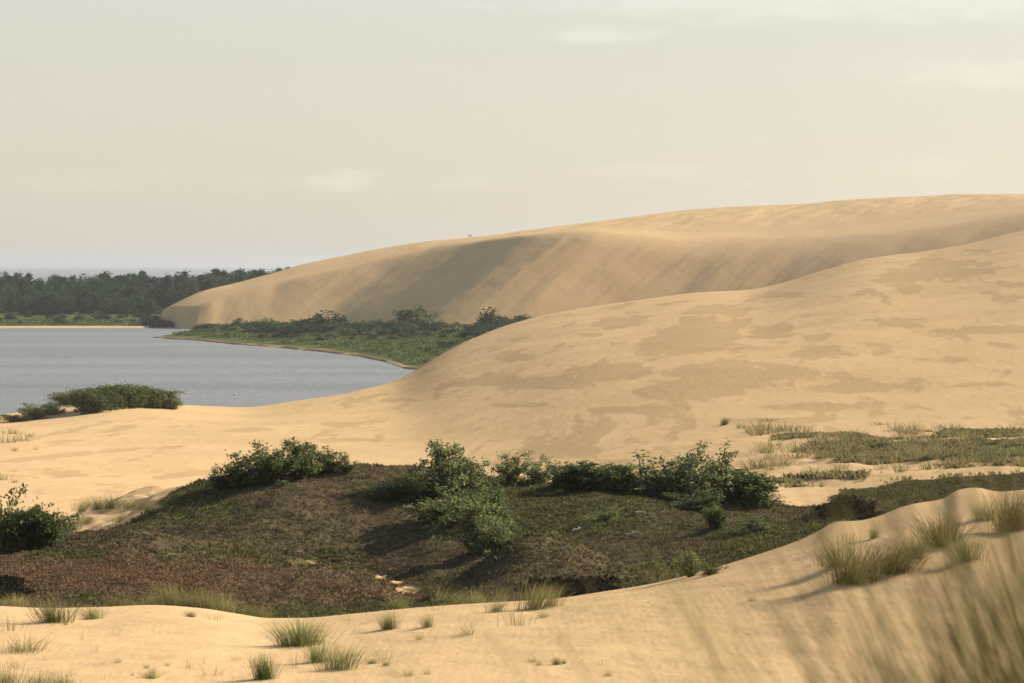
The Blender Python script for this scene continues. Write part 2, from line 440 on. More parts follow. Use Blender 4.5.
def ground_material():
    m, nt, out = new_mat('dune_ground')
    tc = N(nt, 'ShaderNodeTexCoord').outputs['Object']
    mp = N(nt, 'ShaderNodeMapping'); mp.inputs['Scale'].default_value = (1, .35, 1); nt.links.new(tc, mp.inputs['Vector'])
    n_big = noise(nt, tc, .05, 4); n_mid = noise(nt, mp.outputs[0], .6, 5); n_fine = noise(nt, tc, 4.5, 4, .7)
    n_clump = noise(nt, tc, 1.6, 5, .65)
    sand = mixc(nt, ramp(nt, n_big, .35, .65), SAND_A, SAND_B)
    sand = mixc(nt, ramp(nt, n_mid, .42, .75, 0, .35), sand, SAND_C)
    sand = mixc(nt, ramp(nt, n_fine, .55, .85, 0, .25), sand, SAND_D)
    w = ramp(nt, math_n(nt, 'ADD', attr(nt, 'wet'), math_n(nt, 'MULTIPLY', math_n(nt, 'SUBTRACT', n_mid, .5), .30)), .55, .70)
    sand = mixc(nt, math_n(nt, 'MULTIPLY', w, .64), sand, SAND_WET)
    # heath: brown to reddish to olive
    br = mixc(nt, ramp(nt, n_clump, .3, .7), (.070, .053, .030), (.125, .094, .053))
    br = mixc(nt, math_n(nt, 'MULTIPLY', attr(nt, 'red'), .7), br, (.125, .080, .044))
    gr = mixc(nt, ramp(nt, n_clump, .3, .7), (.074, .068, .027), (.140, .124, .052))
    g = ramp(nt, math_n(nt, 'ADD', attr(nt, 'green'), math_n(nt, 'MULTIPLY', math_n(nt, 'SUBTRACT', n_clump, .5), .8)), .3, .75)
    heath = mixc(nt, g, br, gr)
    vf = ramp(nt, math_n(nt, 'ADD', attr(nt, 'veg'), math_n(nt, 'MULTIPLY', math_n(nt, 'SUBTRACT', n_clump, .5), .7)), .42, .60)
    c = mixc(nt, vf, sand, heath)
    c = mixc(nt, ramp(nt, attr(nt, 'peat_shade'), .3, .7), c, mixc(nt, ramp(nt, n_clump, .35, .65), (.016, .012, .010), (.045, .033, .024)))
    # shore land: green cover, dark wrack line, beach
    pg = mixc(nt, ramp(nt, noise(nt, tc, .09, 5), .35, .65), (.046, .060, .022), (.115, .128, .048))
    c = mixc(nt, attr(nt, 'meadow'), c, pg)
    c = mixc(nt, attr(nt, 'wrack'), c, (.035, .03, .025))
    b = N(nt, 'ShaderNodeBsdfDiffuse'); nt.links.new(c, b.inputs['Color']); b.inputs['Roughness'].default_value = .6
    # wind ripples + grain (sand), clumps (heath)
    wv = N(nt, 'ShaderNodeTexWave', wave_type='BANDS', bands_direction='X'); wv.inputs['Scale'].default_value = 2.2
    wv.inputs['Distortion'].default_value = 6; wv.inputs['Detail'].default_value = 3
    nt.links.new(tc, wv.inputs['Vector'])
    hsand = math_n(nt, 'ADD', math_n(nt, 'MULTIPLY', wv.outputs['Fac'], .0018), math_n(nt, 'MULTIPLY', n_fine, .03))
    hsand = math_n(nt, 'ADD', hsand, math_n(nt, 'MULTIPLY', n_mid, .12))
    hh_ = math_n(nt, 'ADD', hsand, math_n(nt, 'MULTIPLY', math_n(nt, 'MULTIPLY', n_clump, vf), .45))
    bp = N(nt, 'ShaderNodeBump'); bp.inputs['Distance'].default_value = 1.0; bp.inputs['Strength'].default_value = .8
    nt.links.new(hh_, bp.inputs['Height']); nt.links.new(bp.outputs[0], b.inputs['Normal'])
    nt.links.new(b.outputs[0], out.inputs['Surface'])
    return m


SAND_A, SAND_B, SAND_C = (.565, .384, .196), (.525, .353, .175), (.46, .303, .148)
SAND_D, SAND_WET = (.42, .288, .156), (.39, .262, .126)


def foliage_material(name, dark, light, transl=.25):
    m, nt, out = new_mat(name)
    c = mixc(nt, attr(nt, 'tone'), dark, light)
    oi = N(nt, 'ShaderNodeObjectInfo')
    hs = N(nt, 'ShaderNodeHueSaturation'); nt.links.new(c, hs.inputs['Color'])
    nt.links.new(ramp(nt, oi.outputs['Random'], 0, 1, .75, 1.25), hs.inputs['Value'])
    nt.links.new(ramp(nt, oi.outputs['Random'], 0, 1, .515, .49), hs.inputs['Hue'])
    d = N(nt, 'ShaderNodeBsdfDiffuse'); nt.links.new(hs.outputs[0], d.inputs['Color'])
    t = N(nt, 'ShaderNodeBsdfTranslucent'); nt.links.new(hs.outputs[0], t.inputs['Color'])
    mx = N(nt, 'ShaderNodeMixShader'); mx.inputs[0].default_value = transl
    nt.links.new(d.outputs[0], mx.inputs[1]); nt.links.new(t.outputs[0], mx.inputs[2])
    nt.links.new(mx.outputs[0], out.inputs['Surface'])
    return m


def plain_material(name, a, b, scale=8, rough=.85):
    m, nt, out = new_mat(name)
    tc = N(nt, 'ShaderNodeTexCoord').outputs['Object']
    c = mixc(nt, ramp(nt, noise(nt, tc, scale), .35, .65), a, b)
    p = N(nt, 'ShaderNodeBsdfPrincipled'); nt.links.new(c, p.inputs['Base Color']); p.inputs['Roughness'].default_value = rough
    p.inputs['Specular IOR Level'].default_value = .2
    nt.links.new(p.outputs[0], out.inputs['Surface'])
    return m


def water_material():
    m, nt, out = new_mat('water')
    tc = N(nt, 'ShaderNodeTexCoord').outputs['Object']
    mp = N(nt, 'ShaderNodeMapping'); mp.inputs['Scale'].default_value = (.0035, .022, 1); nt.links.new(tc, mp.inputs['Vector'])
    bands = noise(nt, mp.outputs[0], 1.0, 6, .6)
    w1 = noise(nt, tc, .9, 5, .7)
    mp2 = N(nt, 'ShaderNodeMapping'); mp2.inputs['Scale'].default_value = (.25, .05, 1); nt.links.new(tc, mp2.inputs['Vector'])
    w2 = noise(nt, mp2.outputs[0], 1.0, 4, .7)
    p = N(nt, 'ShaderNodeBsdfPrincipled')
    nt.links.new(mixc(nt, ramp(nt, bands, .35, .68), (.136, .133, .120), (.108, .108, .100)), p.inputs['Base Color'])
    p.inputs['IOR'].default_value = 1.33
    nt.links.new(math_n(nt, 'ADD', ramp(nt, bands, .30, .72, .38, .45), math_n(nt, 'MULTIPLY', w2, .12)), p.inputs['Roughness'])
    bp = N(nt, 'ShaderNodeBump'); bp.inputs['Strength'].default_value = 1.0; bp.inputs['Distance'].default_value = 1.0
    nt.links.new(math_n(nt, 'ADD', math_n(nt, 'MULTIPLY', w1, .22), math_n(nt, 'MULTIPLY', w2, .32)), bp.inputs['Height'])
    nt.links.new(bp.outputs[0], p.inputs['Normal'])
    nt.links.new(p.outputs[0], out.inputs['Surface'])
    return m


M_ground = ground_material()
M_water = water_material()
M_shrub = foliage_material('shrub_leaves', (.038, .050, .020), (.180, .195, .076), .45)
M_willow = foliage_material('willow_leaves', (.030, .044, .015), (.160, .185, .066), .42)
M_tree = foliage_material('tree_leaves', (.016, .032, .018), (.058, .088, .042), .2)
M_marram = foliage_material('marram_blades', (.085, .095, .030), (.30, .26, .115), .3)
M_green = foliage_material('green_blades', (.050, .070, .020), (.19, .20, .075), .3)
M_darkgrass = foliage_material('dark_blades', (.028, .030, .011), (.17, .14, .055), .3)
M_straw = foliage_material('straw_blades', (.115, .100, .042), (.30, .24, .115), .3)
M_near = foliage_material('olive_brown_blades', (.030, .029, .012), (.15, .120, .050), .3)  # dark olive brown of the grass close to the lens
M_heath = foliage_material('heather_sprigs', (.088, .070, .038), (.140, .110, .060), .15)
M_heathdark = foliage_material('dark_heather_sprigs', (.018, .013, .010), (.060, .045, .032), .1)
M_heathred = foliage_material('reddish_heather_sprigs', (.100, .064, .035), (.152, .098, .052), .15)
M_heathgreen = foliage_material('olive_sprigs', (.082, .075, .030), (.155, .136, .060), .2)
M_meadow = foliage_material('meadow_grass', (.044, .060, .021), (.125, .145, .052), .25)
M_bark = plain_material('bark', (.055, .045, .035), (.12, .10, .08))
M_deadwood = plain_material('bleached_wood', (.30, .26, .21), (.42, .38, .31))
M_cloth = plain_material('dark_clothing', (.02, .02, .03), (.04, .035, .04))
M_cloth2 = plain_material('brown_clothing', (.05, .035, .03), (.08, .05, .04))
M_feather = plain_material('white_feathers', (.78, .77, .74), (.84, .83, .80))
M_bill = plain_material('orange_bill', (.55, .22, .04), (.60, .26, .05))


# ------------------------------------------------------------------ object helpers
def tag(o, label=None, cat=None, group=None, kind=None):
    if label: o['label'] = label
    if cat: o['category'] = cat
    if group: o['group'] = group
    if kind: o['kind'] = kind
    return o


def mesh_np(name, verts, faces_flat, loop_starts, loop_tot, mat, attrs=None, smooth=True):
    me = bpy.data.meshes.new(name)
    nv = len(verts)
    me.vertices.add(nv); me.vertices.foreach_set('co', np.asarray(verts, np.float32).ravel())
    me.loops.add(len(faces_flat)); me.loops.foreach_set('vertex_index', np.asarray(faces_flat, np.int32))
    me.polygons.add(len(loop_starts))
    me.polygons.foreach_set('loop_start', np.asarray(loop_starts, np.int32))
    me.polygons.foreach_set('loop_total', np.asarray(loop_tot, np.int32))
    me.update(calc_edges=True)
    me.validate()
    if smooth:
        me.polygons.foreach_set('use_smooth', np.ones(len(loop_starts), bool))
    for k, a in (attrs or {}).items():
        at = me.attributes.new(k, 'FLOAT', 'POINT'); at.data.foreach_set('value', np.asarray(a, np.float32))
    if isinstance(mat, (list, tuple)):
        for x in mat: me.materials.append(x)
    else:
        me.materials.append(mat)
    return me


def quads_mesh(name, V, mat, tone, smooth=False):
    """V: (n,4,3) quads, tone (n,)"""
    n = len(V)
    return mesh_np(name, V.reshape(-1, 3), np.arange(4 * n), np.arange(n) * 4, np.full(n, 4), mat, {'tone': np.repeat(tone, 4)}, smooth)


def link(name, me, parent=None):
    o = bpy.data.objects.new(name, me); col.objects.link(o)
    if parent: o.parent = parent
    return o


def empty(name, loc=(0, 0, 0)):
    o = bpy.data.objects.new(name, None); col.objects.link(o); o.location = loc
    o.empty_display_size = .2
    return o


def copy_tree(o):
    c = o.copy(); col.objects.link(c)
    for ch in list(o.children):
        d = ch.copy(); col.objects.link(d); d.parent = c
        for gch in list(ch.children):
            e = gch.copy(); col.objects.link(e); e.parent = d
    return c


# ------------------------------------------------------------------ terrain objects
gy, gx = np.gradient(Z)
dYr = np.gradient(Y)[:, None]
dZdY_u = gy / dYr
dZdu = gx / np.gradient(U)[None, :]
dzdx = dZdu * F / YY
dzdy = dZdY_u - dZdu * (UU - UC) / YY
NRM = np.stack([-dzdx, -dzdy, np.ones_like(Z)], -1); NRM /= np.linalg.norm(NRM, axis=-1, keepdims=True)

meadow = np.where((UU < 205) & (YY > 1366) & ~IS_DUNE, sstep(1366, 1376, YY), 0)
pland = (pen_ok & ~IS_DUNE)
meadow = np.where(pland, sstep(3, 14, dist + 3 * fbm(XX / 8, YY / 20, 91, 3)), meadow)
meadow = np.where((UU >= 180) & (YY > 1500) & ~IS_DUNE, 1, meadow)
wrack = np.where(pland, .9 * (1 - sstep(5, 12, dist)) * sstep(-.30, .05, fbm(XX / 12, YY / 25, 93, 3) + .1), 0)
ATT = {'wet': wet, 'veg': veg, 'green': green, 'red': red, 'peat_shade': peat_shade, 'meadow': meadow, 'wrack': wrack}

reg = np.full(Z.shape, 2)
reg[YY < 262] = 1
reg[YY < YC * 1.07] = 0
reg[YY > YMC + 110] = 3
reg[(UU < 180) & (YY > 1330)] = 5
reg[(UU >= 180) & (YY > 1400)] = 5
reg[IS_DUNE] = 4
freg = reg[:-1, :-1]
names = {0: ('near_dune', 'pale near sand dune with scattered grass tufts and crest across the bottom', 'sand dune'),
         1: ('heath_hollow', 'brown and olive heath covered hollow between the near crest and open sand', 'heath'),
         2: ('middle_dune', 'broad smooth sunlit sand dune with darker stains behind the heath', 'sand dune'),
         3: ('peninsula', 'low green spit of land reaching into the lagoon below the great dune', 'land'),
         4: ('great_dune', 'highest far sand dune with steep partly shaded slip face', 'sand dune'),
         5: ('forest_floor', 'grassy far shore with narrow beach under the dark wood', 'land')}
for rid, (nm, lab, cat) in names.items():
    fi, fj = np.where(freg == rid)
    a = fi * NC + fj
    quad = np.stack([a, a + 1, a + NC + 1, a + NC], 1)
    used, inv = np.unique(quad.ravel(), return_inverse=True)
    P = np.stack([XX, YY, Z], -1).reshape(-1, 3)[used]
    me = mesh_np(nm, P, inv, np.arange(len(quad)) * 4, np.full(len(quad), 4), M_ground, {k: v.reshape(-1)[used] for k, v in ATT.items()})
    me.normals_split_custom_set_from_vertices(NRM.reshape(-1, 3)[used])
    tag(link(nm, me), lab, cat, kind='structure')

# ------------------------------------------------------------------ water
def sheet(name, x0, x1, y0, y1, z, mat, label, cat):
    V = np.array([[x0, y0, z], [x1, y0, z], [x1, y1, z], [x0, y1, z]], float)
    me = mesh_np(name, V, [0, 1, 2, 3], [0], [4], mat, smooth=False)
    return tag(link(name, me), label, cat, kind='structure')


sheet('lagoon', -1500, 1500, 480, 1700, 0, M_water, 'grey blue lagoon with wind streaks between sand and wooded shore', 'water')
sheet('sea', -14000, 14000, 1700, 25000, 0, M_water, 'pale band of open water on the horizon behind the wood', 'water')

# ------------------------------------------------------------------ vegetation meshes
def leaf_quads(C, size, rng, aspect=.55, up=0.0):
    n = len(C)
    a = rng.normal(size=(n, 3)); a[:, 2] += up; a /= np.linalg.norm(a, axis=1, keepdims=True)
    b = rng.normal(size=(n, 3)); b -= a * (a * b).sum(1, keepdims=True); b /= np.linalg.norm(b, axis=1, keepdims=True)
    s = (size * rng.uniform(.6, 1.35, n))[:, None]
    return np.stack([C - a * s * .5, C + b * s * aspect * .5, C + a * s * .5, C - b * s * aspect * .5], 1)


def tubes(paths, sides=5):
    """paths: list of (points (k,3), radii (k,)) -> verts, faces"""
    V, Fc, st, to = [], [], [], []
    base = 0; ls = 0
    for P, R in paths:
        k = len(P)
        for i in range(k):
            d = P[min(i + 1, k - 1)] - P[max(i - 1, 0)]
            d = d / (np.linalg.norm(d) + 1e-9)
            ref = np.array([1.0, 0, 0]) if abs(d[0]) < .9 else np.array([0, 1.0, 0])
            e1 = np.cross(d, ref); e1 /= np.linalg.norm(e1); e2 = np.cross(d, e1)
            for s in range(sides):
                th = 2 * math.pi * s / sides
                V.append(P[i] + R[i] * (math.cos(th) * e1 + math.sin(th) * e2))
        for i in range(k - 1):
            for s in range(sides):
                s2 = (s + 1) % sides
                Fc += [base + i * sides + s, base + i * sides + s2, base + (i + 1) * sides + s2, base + (i + 1) * sides + s]
                st.append(ls); to.append(4); ls += 4
        base += k * sides
    return np.array(V), Fc, st, to


def bent(p0, d0, length, k, rng, wob=.15, lift=.0):
    P = [np.array(p0, float)]; d = np.array(d0, float); d /= np.linalg.norm(d)
    for i in range(k):
        d = d + rng.normal(size=3) * wob + np.array([0, 0, lift]); d /= np.linalg.norm(d)
        P.append(P[-1] + d * length / k)
    return np.array(P), d


def make_shrub(seed, w=1.0, h=1.0, stems=8, leaves=2600, leafsize=.10, spread=.9, dense=1.0, mat=None, bare=0.0, low=.12):
    """unit shrub about 1 m high and w wide; scaled when placed"""
    rng = np.random.default_rng(seed)
    paths = []; tips = []
    for s in range(stems):
        ang = 2 * math.pi * (s + rng.uniform(-.4, .4)) / stems
        out = rng.uniform(.15, 1.0) * spread
        d = np.array([math.cos(ang) * out, math.sin(ang) * out, 1.0])
        L = rng.uniform(.55, 1.0)
        P, dd = bent((math.cos(ang) * .05 * w, math.sin(ang) * .05 * w, -.03), d, L, 6, rng, .13)
        P[:, 0] *= w; P[:, 1] *= w
        paths.append((P, np.linspace(.026, .008, len(P))))
        for b in range(7):
            i = rng.integers(1, len(P))
            th = rng.uniform(0, 2 * math.pi); o = rng.uniform(.4, 1.2)
            Q, _ = bent(P[i], (math.cos(th) * o, math.sin(th) * o, rng.uniform(.1, .9)), rng.uniform(.16, .36), 3, rng, .2)
            paths.append((Q, np.linspace(.008, .003, len(Q))))
            tips += [Q[1], Q[2], Q[3], Q[3]]
        tips += [P[-1], P[-2], P[-1]]
    tips = np.array(tips)
    tips = tips[tips[:, 2] > low * rng.uniform(.3, 1.2, len(tips))]
    if bare > 0:
        tips = tips[rng.uniform(size=len(tips)) > bare]
    weight = rng.gamma(1.1, 1.0, len(tips)) + .12
    idx = rng.choice(len(tips), int(leaves * dense), p=weight / weight.sum())
    C = tips[idx] + rng.normal(size=(len(idx), 3)) * np.array([.055, .055, .05])
    C[:, 2] = np.maximum(C[:, 2], .01)
    top = C[:, 2].max()
    C[:, 2] /= top
    Vq = leaf_quads(C, leafsize, rng, .5)
    clump = rng.uniform(0, 1, len(tips))
    tone = np.clip(.5 * clump[idx] + .5 * rng.uniform(0, 1, len(idx)) ** 1.4, 0, 1)
    fol = quads_mesh('foliage', Vq, mat or M_shrub, tone)
    V, Fc, st, to = tubes(paths, 4); V[:, 2] /= top
    stm = mesh_np('stems', V, Fc, st, to, M_bark)
    return fol, stm


SHRUBS = {
    'open': [make_shrub(101, .75, stems=8, leaves=2300, leafsize=.060, spread=.95, mat=M_shrub, bare=.35),
             make_shrub(102, .7, stems=7, leaves=2200, leafsize=.060, spread=.9, mat=M_shrub, bare=.4)],
    'full': [make_shrub(111, .8, stems=11, leaves=4600, leafsize=.060, spread=1.0, mat=M_shrub, low=.02, bare=.38),
             make_shrub(112, .75, stems=10, leaves=4200, leafsize=.060, spread=1.0, mat=M_shrub, low=.02, bare=.42),
             make_shrub(113, .8, stems=12, leaves=4400, leafsize=.058, spread=1.1, mat=M_shrub, low=.02, bare=.38)],
    'willow': [make_shrub(121, .6, stems=16, leaves=5000, leafsize=.066, spread=.6, mat=M_willow, low=.02),
               make_shrub(122, .65, stems=15, leaves=4800, leafsize=.066, spread=.7, mat=M_willow, low=.02)],
    'twiggy': [make_shrub(131, .7, stems=12, leaves=900, leafsize=.055, spread=1.0, mat=M_shrub, bare=.6),
               make_shrub(132, .7, stems=11, leaves=650, leafsize=.055, spread=.9, mat=M_shrub, bare=.65)],
    'far': [make_shrub(141, .75, stems=9, leaves=500, leafsize=.17, spread=1.0, mat=M_tree, low=.02),
            make_shrub(142, .7, stems=9, leaves=460, leafsize=.18, spread=1.0, mat=M_tree, low=.02),
            make_shrub(143, .8, stems=9, leaves=520, leafsize=.17, spread=1.1, mat=M_shrub, low=.02)],
}
def make_dome(seed, lobes, leaves, size, mat, flat=.75):
    rng = np.random.default_rng(seed)
    th = rng.uniform(0, 6.28, lobes); rr = np.sqrt(rng.uniform(0, 1, lobes)) * .42
    top = rng.uniform(.35, 1.0, lobes) * (1 - (rr / .55) ** 2)
    ctr = np.stack([np.cos(th) * rr, np.sin(th) * rr, np.maximum(.16, top - .16)], 1)
    rad = rng.uniform(.12, .26, lobes)
    k = rng.integers(0, lobes, leaves)
    d = rng.normal(size=(leaves, 3)); d /= np.linalg.norm(d, axis=1, keepdims=True)
    C = ctr[k] + d * (rad[k] * rng.uniform(.55, 1.08, leaves))[:, None]
    low = rng.uniform(size=leaves) < .25
    C[low, 2] *= rng.uniform(0, 1, low.sum())
    C[:, 2] = np.maximum(C[:, 2], .02); tp = C[:, 2].max(); C[:, 2] /= tp
    tone = np.clip(.55 * rng.uniform(0, 1, lobes)[k] + .45 * rng.uniform(0, 1, leaves), 0, 1)
    paths = []
    for i in range(min(lobes, 9)):
        P = np.linspace(np.array([0, 0, -.05]), ctr[i] * np.array([1, 1, 1 / tp]), 5) + rng.normal(size=(5, 3)) * .012
        paths.append((P, np.linspace(.025, .008, 5)))
    V, Fc, st, to = tubes(paths, 4)
    return quads_mesh('foliage', leaf_quads(C, size, rng, .7), mat, tone), mesh_np('stems', V, Fc, st, to, M_bark)


SHRUBS['far'] = [make_dome(141, 26, 1700, .09, M_tree), make_dome(142, 22, 1500, .09, M_tree), make_dome(143, 30, 1700, .09, M_tree), make_dome(144, 24, 1600, .09, M_tree), make_dome(145, 28, 1600, .09, M_shrub)]
# true half width of each shrub mesh, for fitting widths
def mesh_width(me):
    a = np.empty(len(me.vertices) * 3, np.float32); me.vertices.foreach_get('co', a); a = a.reshape(-1, 3)
    return float(np.percentile(a[:, 0], 97) - np.percentile(a[:, 0], 3))


WID = {id(f): mesh_width(f) for k in SHRUBS for f, s in SHRUBS[k]}
cnt = {k: 0 for k in SHRUBS}


def place_shrub(u, v, hpx, wpx, kind, label, group, name='shrub', cat='shrub', ymin=0.0, sink=.06, p=None):
    p = p or ground(u, v, ymin)
    f, s = SHRUBS[kind][cnt[kind] % len(SHRUBS[kind])]; cnt[kind] += 1
    h = hpx * p.y / F; w = wpx * p.y / F
    r = empty(name, (p.x, p.y, p.z - sink * h)); tag(r, label, cat, group)
    sx = w / WID[id(f)]
    r.scale = (sx, sx, h * (1 + sink)); r.rotation_euler[2] = random.uniform(0, 6.28)
    link('foliage', f, r); link('stems', s, r)
    return r


G1 = 'willow shrubs on the heath'
for a in [
    (220, 489, 26, 30, 'open', 'open leggy shrub at the left end of the row on the hill brow'),
    (243, 486, 38, 44, 'open', 'second shrub from the left on the hill brow, thin crowned'),
    (272, 483, 46, 50, 'full', 'tallest leafy shrub of the left row on the hill brow'),
    (300, 478, 38, 40, 'full', 'leafy shrub just right of the tallest on the left hill brow'),
    (327, 472, 28, 30, 'open', 'thin shrub near the right end of the left hill brow row'),
    (346, 472, 15, 20, 'open', 'smallest shrub ending the left hill brow row'),
    (384, 500, 24, 44, 'full', 'low spreading shrub on the slope, left of the central thicket'),
    (412, 498, 28, 44, 'full', 'broad low shrub at the left foot of the tall central shrub'),
    (444, 496, 56, 44, 'full', 'tallest shrub of the central thicket, rounded top against the sand'),
    (468, 494, 42, 44, 'full', 'leafy shrub right of the tallest in the central thicket'),
    (452, 522, 36, 60, 'full', 'wide dark shrub below the central thicket on the slope'),
    (478, 553, 56, 56, 'full', 'large dense shrub lowest on the slope with deep shadow at its left'),
    (496, 552, 40, 34, 'full', 'right flank shrub of the lowest dense clump on the slope'),
    (490, 518, 40, 42, 'open', 'shrub between the central thicket and the lowest dense clump'),
    (512, 484, 34, 38, 'open', 'airy shrub on the brow right of the central thicket'),
    (538, 484, 30, 34, 'open', 'airy shrub on the brow, second right of the central thicket'),
    (562, 487, 24, 26, 'full', 'small dark shrub on the brow before the bright green ones'),
    (580, 489, 30, 42, 'willow', 'bright green shrub in the middle of the right brow row'),
    (608, 491, 30, 42, 'willow', 'bright green shrub before the bare twigged one on the brow'),
    (632, 492, 18, 26, 'full', 'small shrub at the foot of the bare twigged shrub'),
    (655, 497, 46, 56, 'twiggy', 'bare twigged grey shrub on the brow, hardly any leaves'),
    (682, 502, 48, 56, 'open', 'broad half leafy shrub right of the bare twigged one'),
    (712, 497, 60, 50, 'open', 'tallest shrub of the right row with forked crown above the sand'),
    (745, 506, 40, 46, 'willow', 'dense rounded green shrub ending the right row'),
    (768, 508, 26, 22, 'twiggy', 'leafless spray of twigs beside the dense rounded green shrub'),
    (700, 512, 24, 50, 'full', 'low shrub in front of the tallest one of the right row'),
    (716, 528, 24, 18, 'willow', 'small dark upright shrub alone on the right heath slope'),
    (757, 532, 18, 34, 'open', 'low grey green shrub on the heath right of the small upright one'),
    (606, 521, 16, 22, 'open', 'small pale shrub in the middle of the green heath slope'),
    (690, 577, 28, 26, 'open', 'grey green shrub at the near crest by the reddish heath'),
    (710, 575, 14, 24, 'open', 'very low shrub beside the grey green one at the near crest'),
    (6, 552, 74, 44, 'full', 'big dark shrub cut by the left edge of the picture'),
    (28, 550, 46, 36, 'full', 'dark shrub right of the big one at the left edge'),
    (47, 546, 38, 30, 'willow', 'grey green shrub by the sandy hummocks at left'),
    (64, 541, 32, 20, 'twiggy', 'thin twiggy shrub ending the left edge group'),
]:
    place_shrub(*a, G1)
G2 = 'willow bushes on the shore mound'
for a in [
    (92, 413, 27, 34, 'willow', 'leftmost tall willow bush on the sand mound by the lagoon'),
    (110, 409, 27, 34, 'willow', 'second willow bush on the sand mound by the lagoon'),
    (128, 407, 25, 32, 'willow', 'middle willow bush on the sand mound by the lagoon'),
    (146, 407, 23, 30, 'willow', 'fourth willow bush on the sand mound, just past the middle'),
    (160, 408, 20, 26, 'willow', 'fifth willow bush on the sand mound, lower than the middle'),
    (170, 409, 14, 18, 'willow', 'smallest willow bush at the right end of the sand mound'),
    (70, 406, 16, 28, 'willow', 'low willow bush on the left shoulder of the sand mound'),
    (52, 415, 14, 24, 'full', 'dark low bush on bare sand beside the lagoon'),
    (36, 419, 18, 30, 'full', 'dark rounded bush left of the sand mound by the lagoon'),
    (14, 422, 8, 26, 'full', 'flattened bush at the water edge far left'),
]:
    place_shrub(*a, G2, 'willow_bush', 'bush')

rs0 = random.Random(21)
for k in range(16):
    u = rs0.uniform(930, 1040) if k < 12 else rs0.uniform(880, 930); v = rs0.uniform(447, 462)
    h = rs0.uniform(3.5, 7)
    place_shrub(u, v, h, h * rs0.uniform(1.8, 3.2), 'far', 'dark low heather clump at the right end of the grassy sand flat', 'heather clumps on the sand flat', 'heather_clump', 'heather clump', ymin=200)

# peninsula thickets
G3 = 'bushes on the green spit'
for a in [
    (320, 332, 22, 40, 'far', 'tall dark bush standing highest on the left half of the green spit'),
    (337, 331, 18, 28, 'far', 'dark bush right of the tallest on the left half of the spit'),
    (303, 333, 14, 22, 'far', 'dark bush left of the tallest on the left half of the spit'),
    (415, 324, 20, 34, 'far', 'round topped tree-like bush under the dune shadow'),
    (490, 331, 24, 24, 'far', 'tall bush by the middle dune shoulder at the end of the spit'),
    (505, 327, 12, 26, 'far', 'low bush right of the tall one at the dune shoulder'),
    (524, 322, 8, 24, 'far', 'last low bush disappearing behind the dune shoulder'),
    (240, 331, 13, 22, 'far', 'bush near the narrow tip of the green spit'),
    (265, 330, 13, 26, 'far', 'wide bush between the spit tip and the tallest bush'),
    (292, 337, 14, 20, 'far', 'round bush standing in front of the tall dark one on the spit'),
]:
    place_shrub(*a, G3, 'bush', 'bush', ymin=800)
nb = 0
rs = random.Random(5)
while nb < 150:
    u = rs.uniform(195, 530); ymn = float(np.interp(u, U, ys)) + 35
    lo = .35 if u < 420 else .0
    t_ = rs.uniform(0, 1) ** .55
    y = ymn + (1285 - ymn) * t_
    p = ground_y(u, y)
    vv = VH + (EYE - p.z) * F / y
    if vv > float(np.interp(u, U, vmc)) + 3 and u > 405: continue
    back = (y - ymn) / (1285 - ymn)
    h = rs.uniform(5, 11) if back > .5 else rs.uniform(2.5, 6)
    if u < 235: h *= .6
    place_shrub(u, vv, h, h * rs.uniform(1.6, 2.6), 'far', 'low dark green bush among many covering the green spit', G3, 'bush', 'bush', p=p)
    nb += 1


# ------------------------------------------------------------------ trees of the far wood
def make_tree(seed, kind):
    rng = np.random.default_rng(seed)
    paths = []; C = []; W = []
    if kind == 'pine':
        P, _ = bent((0, 0, -.05), (0, 0, 1), 1.0, 7, rng, .03)
        paths.append((P, np.linspace(.018, .006, len(P))))
        for k in range(26):
            t_ = rng.uniform(.30, 1.0); th = rng.uniform(0, 6.28)
            i = t_ * 7; i0 = int(min(6, i)); q = P[i0] + (P[i0 + 1] - P[i0]) * (i - i0)
            L = .24 * (1.12 - t_) ** .6 * rng.uniform(.6, 1.2)
            Q, _ = bent(q, (math.cos(th), math.sin(th), .35), L, 3, rng, .15)
            paths.append((Q, np.linspace(.006, .002, 4)))
            C += [Q[1], Q[2], Q[3]]
        s = .05
    elif kind == 'dome':
        f, s_ = make_dome(seed, 24, 1400, .085, M_tree)
        f.name = 'crown'; s_.name = 'trunk'
        return f, s_
    else:
        P, _ = bent((0, 0, -.05), (0, 0, 1), .7, 6, rng, .06)
        paths.append((P, np.linspace(.024, .010, len(P))))
        for k in range(20):
            i = rng.integers(1, 7); th = rng.uniform(0, 6.28)
            Q, _ = bent(P[i], (math.cos(th), math.sin(th), rng.uniform(.2, 1.1)), rng.uniform(.2, .36), 4, rng, .2)
            paths.append((Q, np.linspace(.008, .002, 5)))
            C += [Q[2], Q[3], Q[4], Q[4]]
        s = .065
    C = np.array(C)
    w = rng.gamma(1.3, 1, len(C)) + .1
    idx = rng.choice(len(C), 1150, p=w / w.sum())
    L = C[idx] + rng.normal(size=(1150, 3)) * s * 1.15 * np.array([1, 1, .8])
    top = L[:, 2].max()
    q = leaf_quads(L, .085, rng, .7)
    tone = np.clip(.6 * rng.uniform(0, 1, len(C))[idx] + .4 * rng.uniform(0, 1, 1150), 0, 1)
    q[:, :, 2] /= top
    V, Fc, st, to = tubes(paths, 4); V[:, 2] /= top
    return quads_mesh('crown', q, M_tree, tone), mesh_np('trunk', V, Fc, st, to, M_bark)


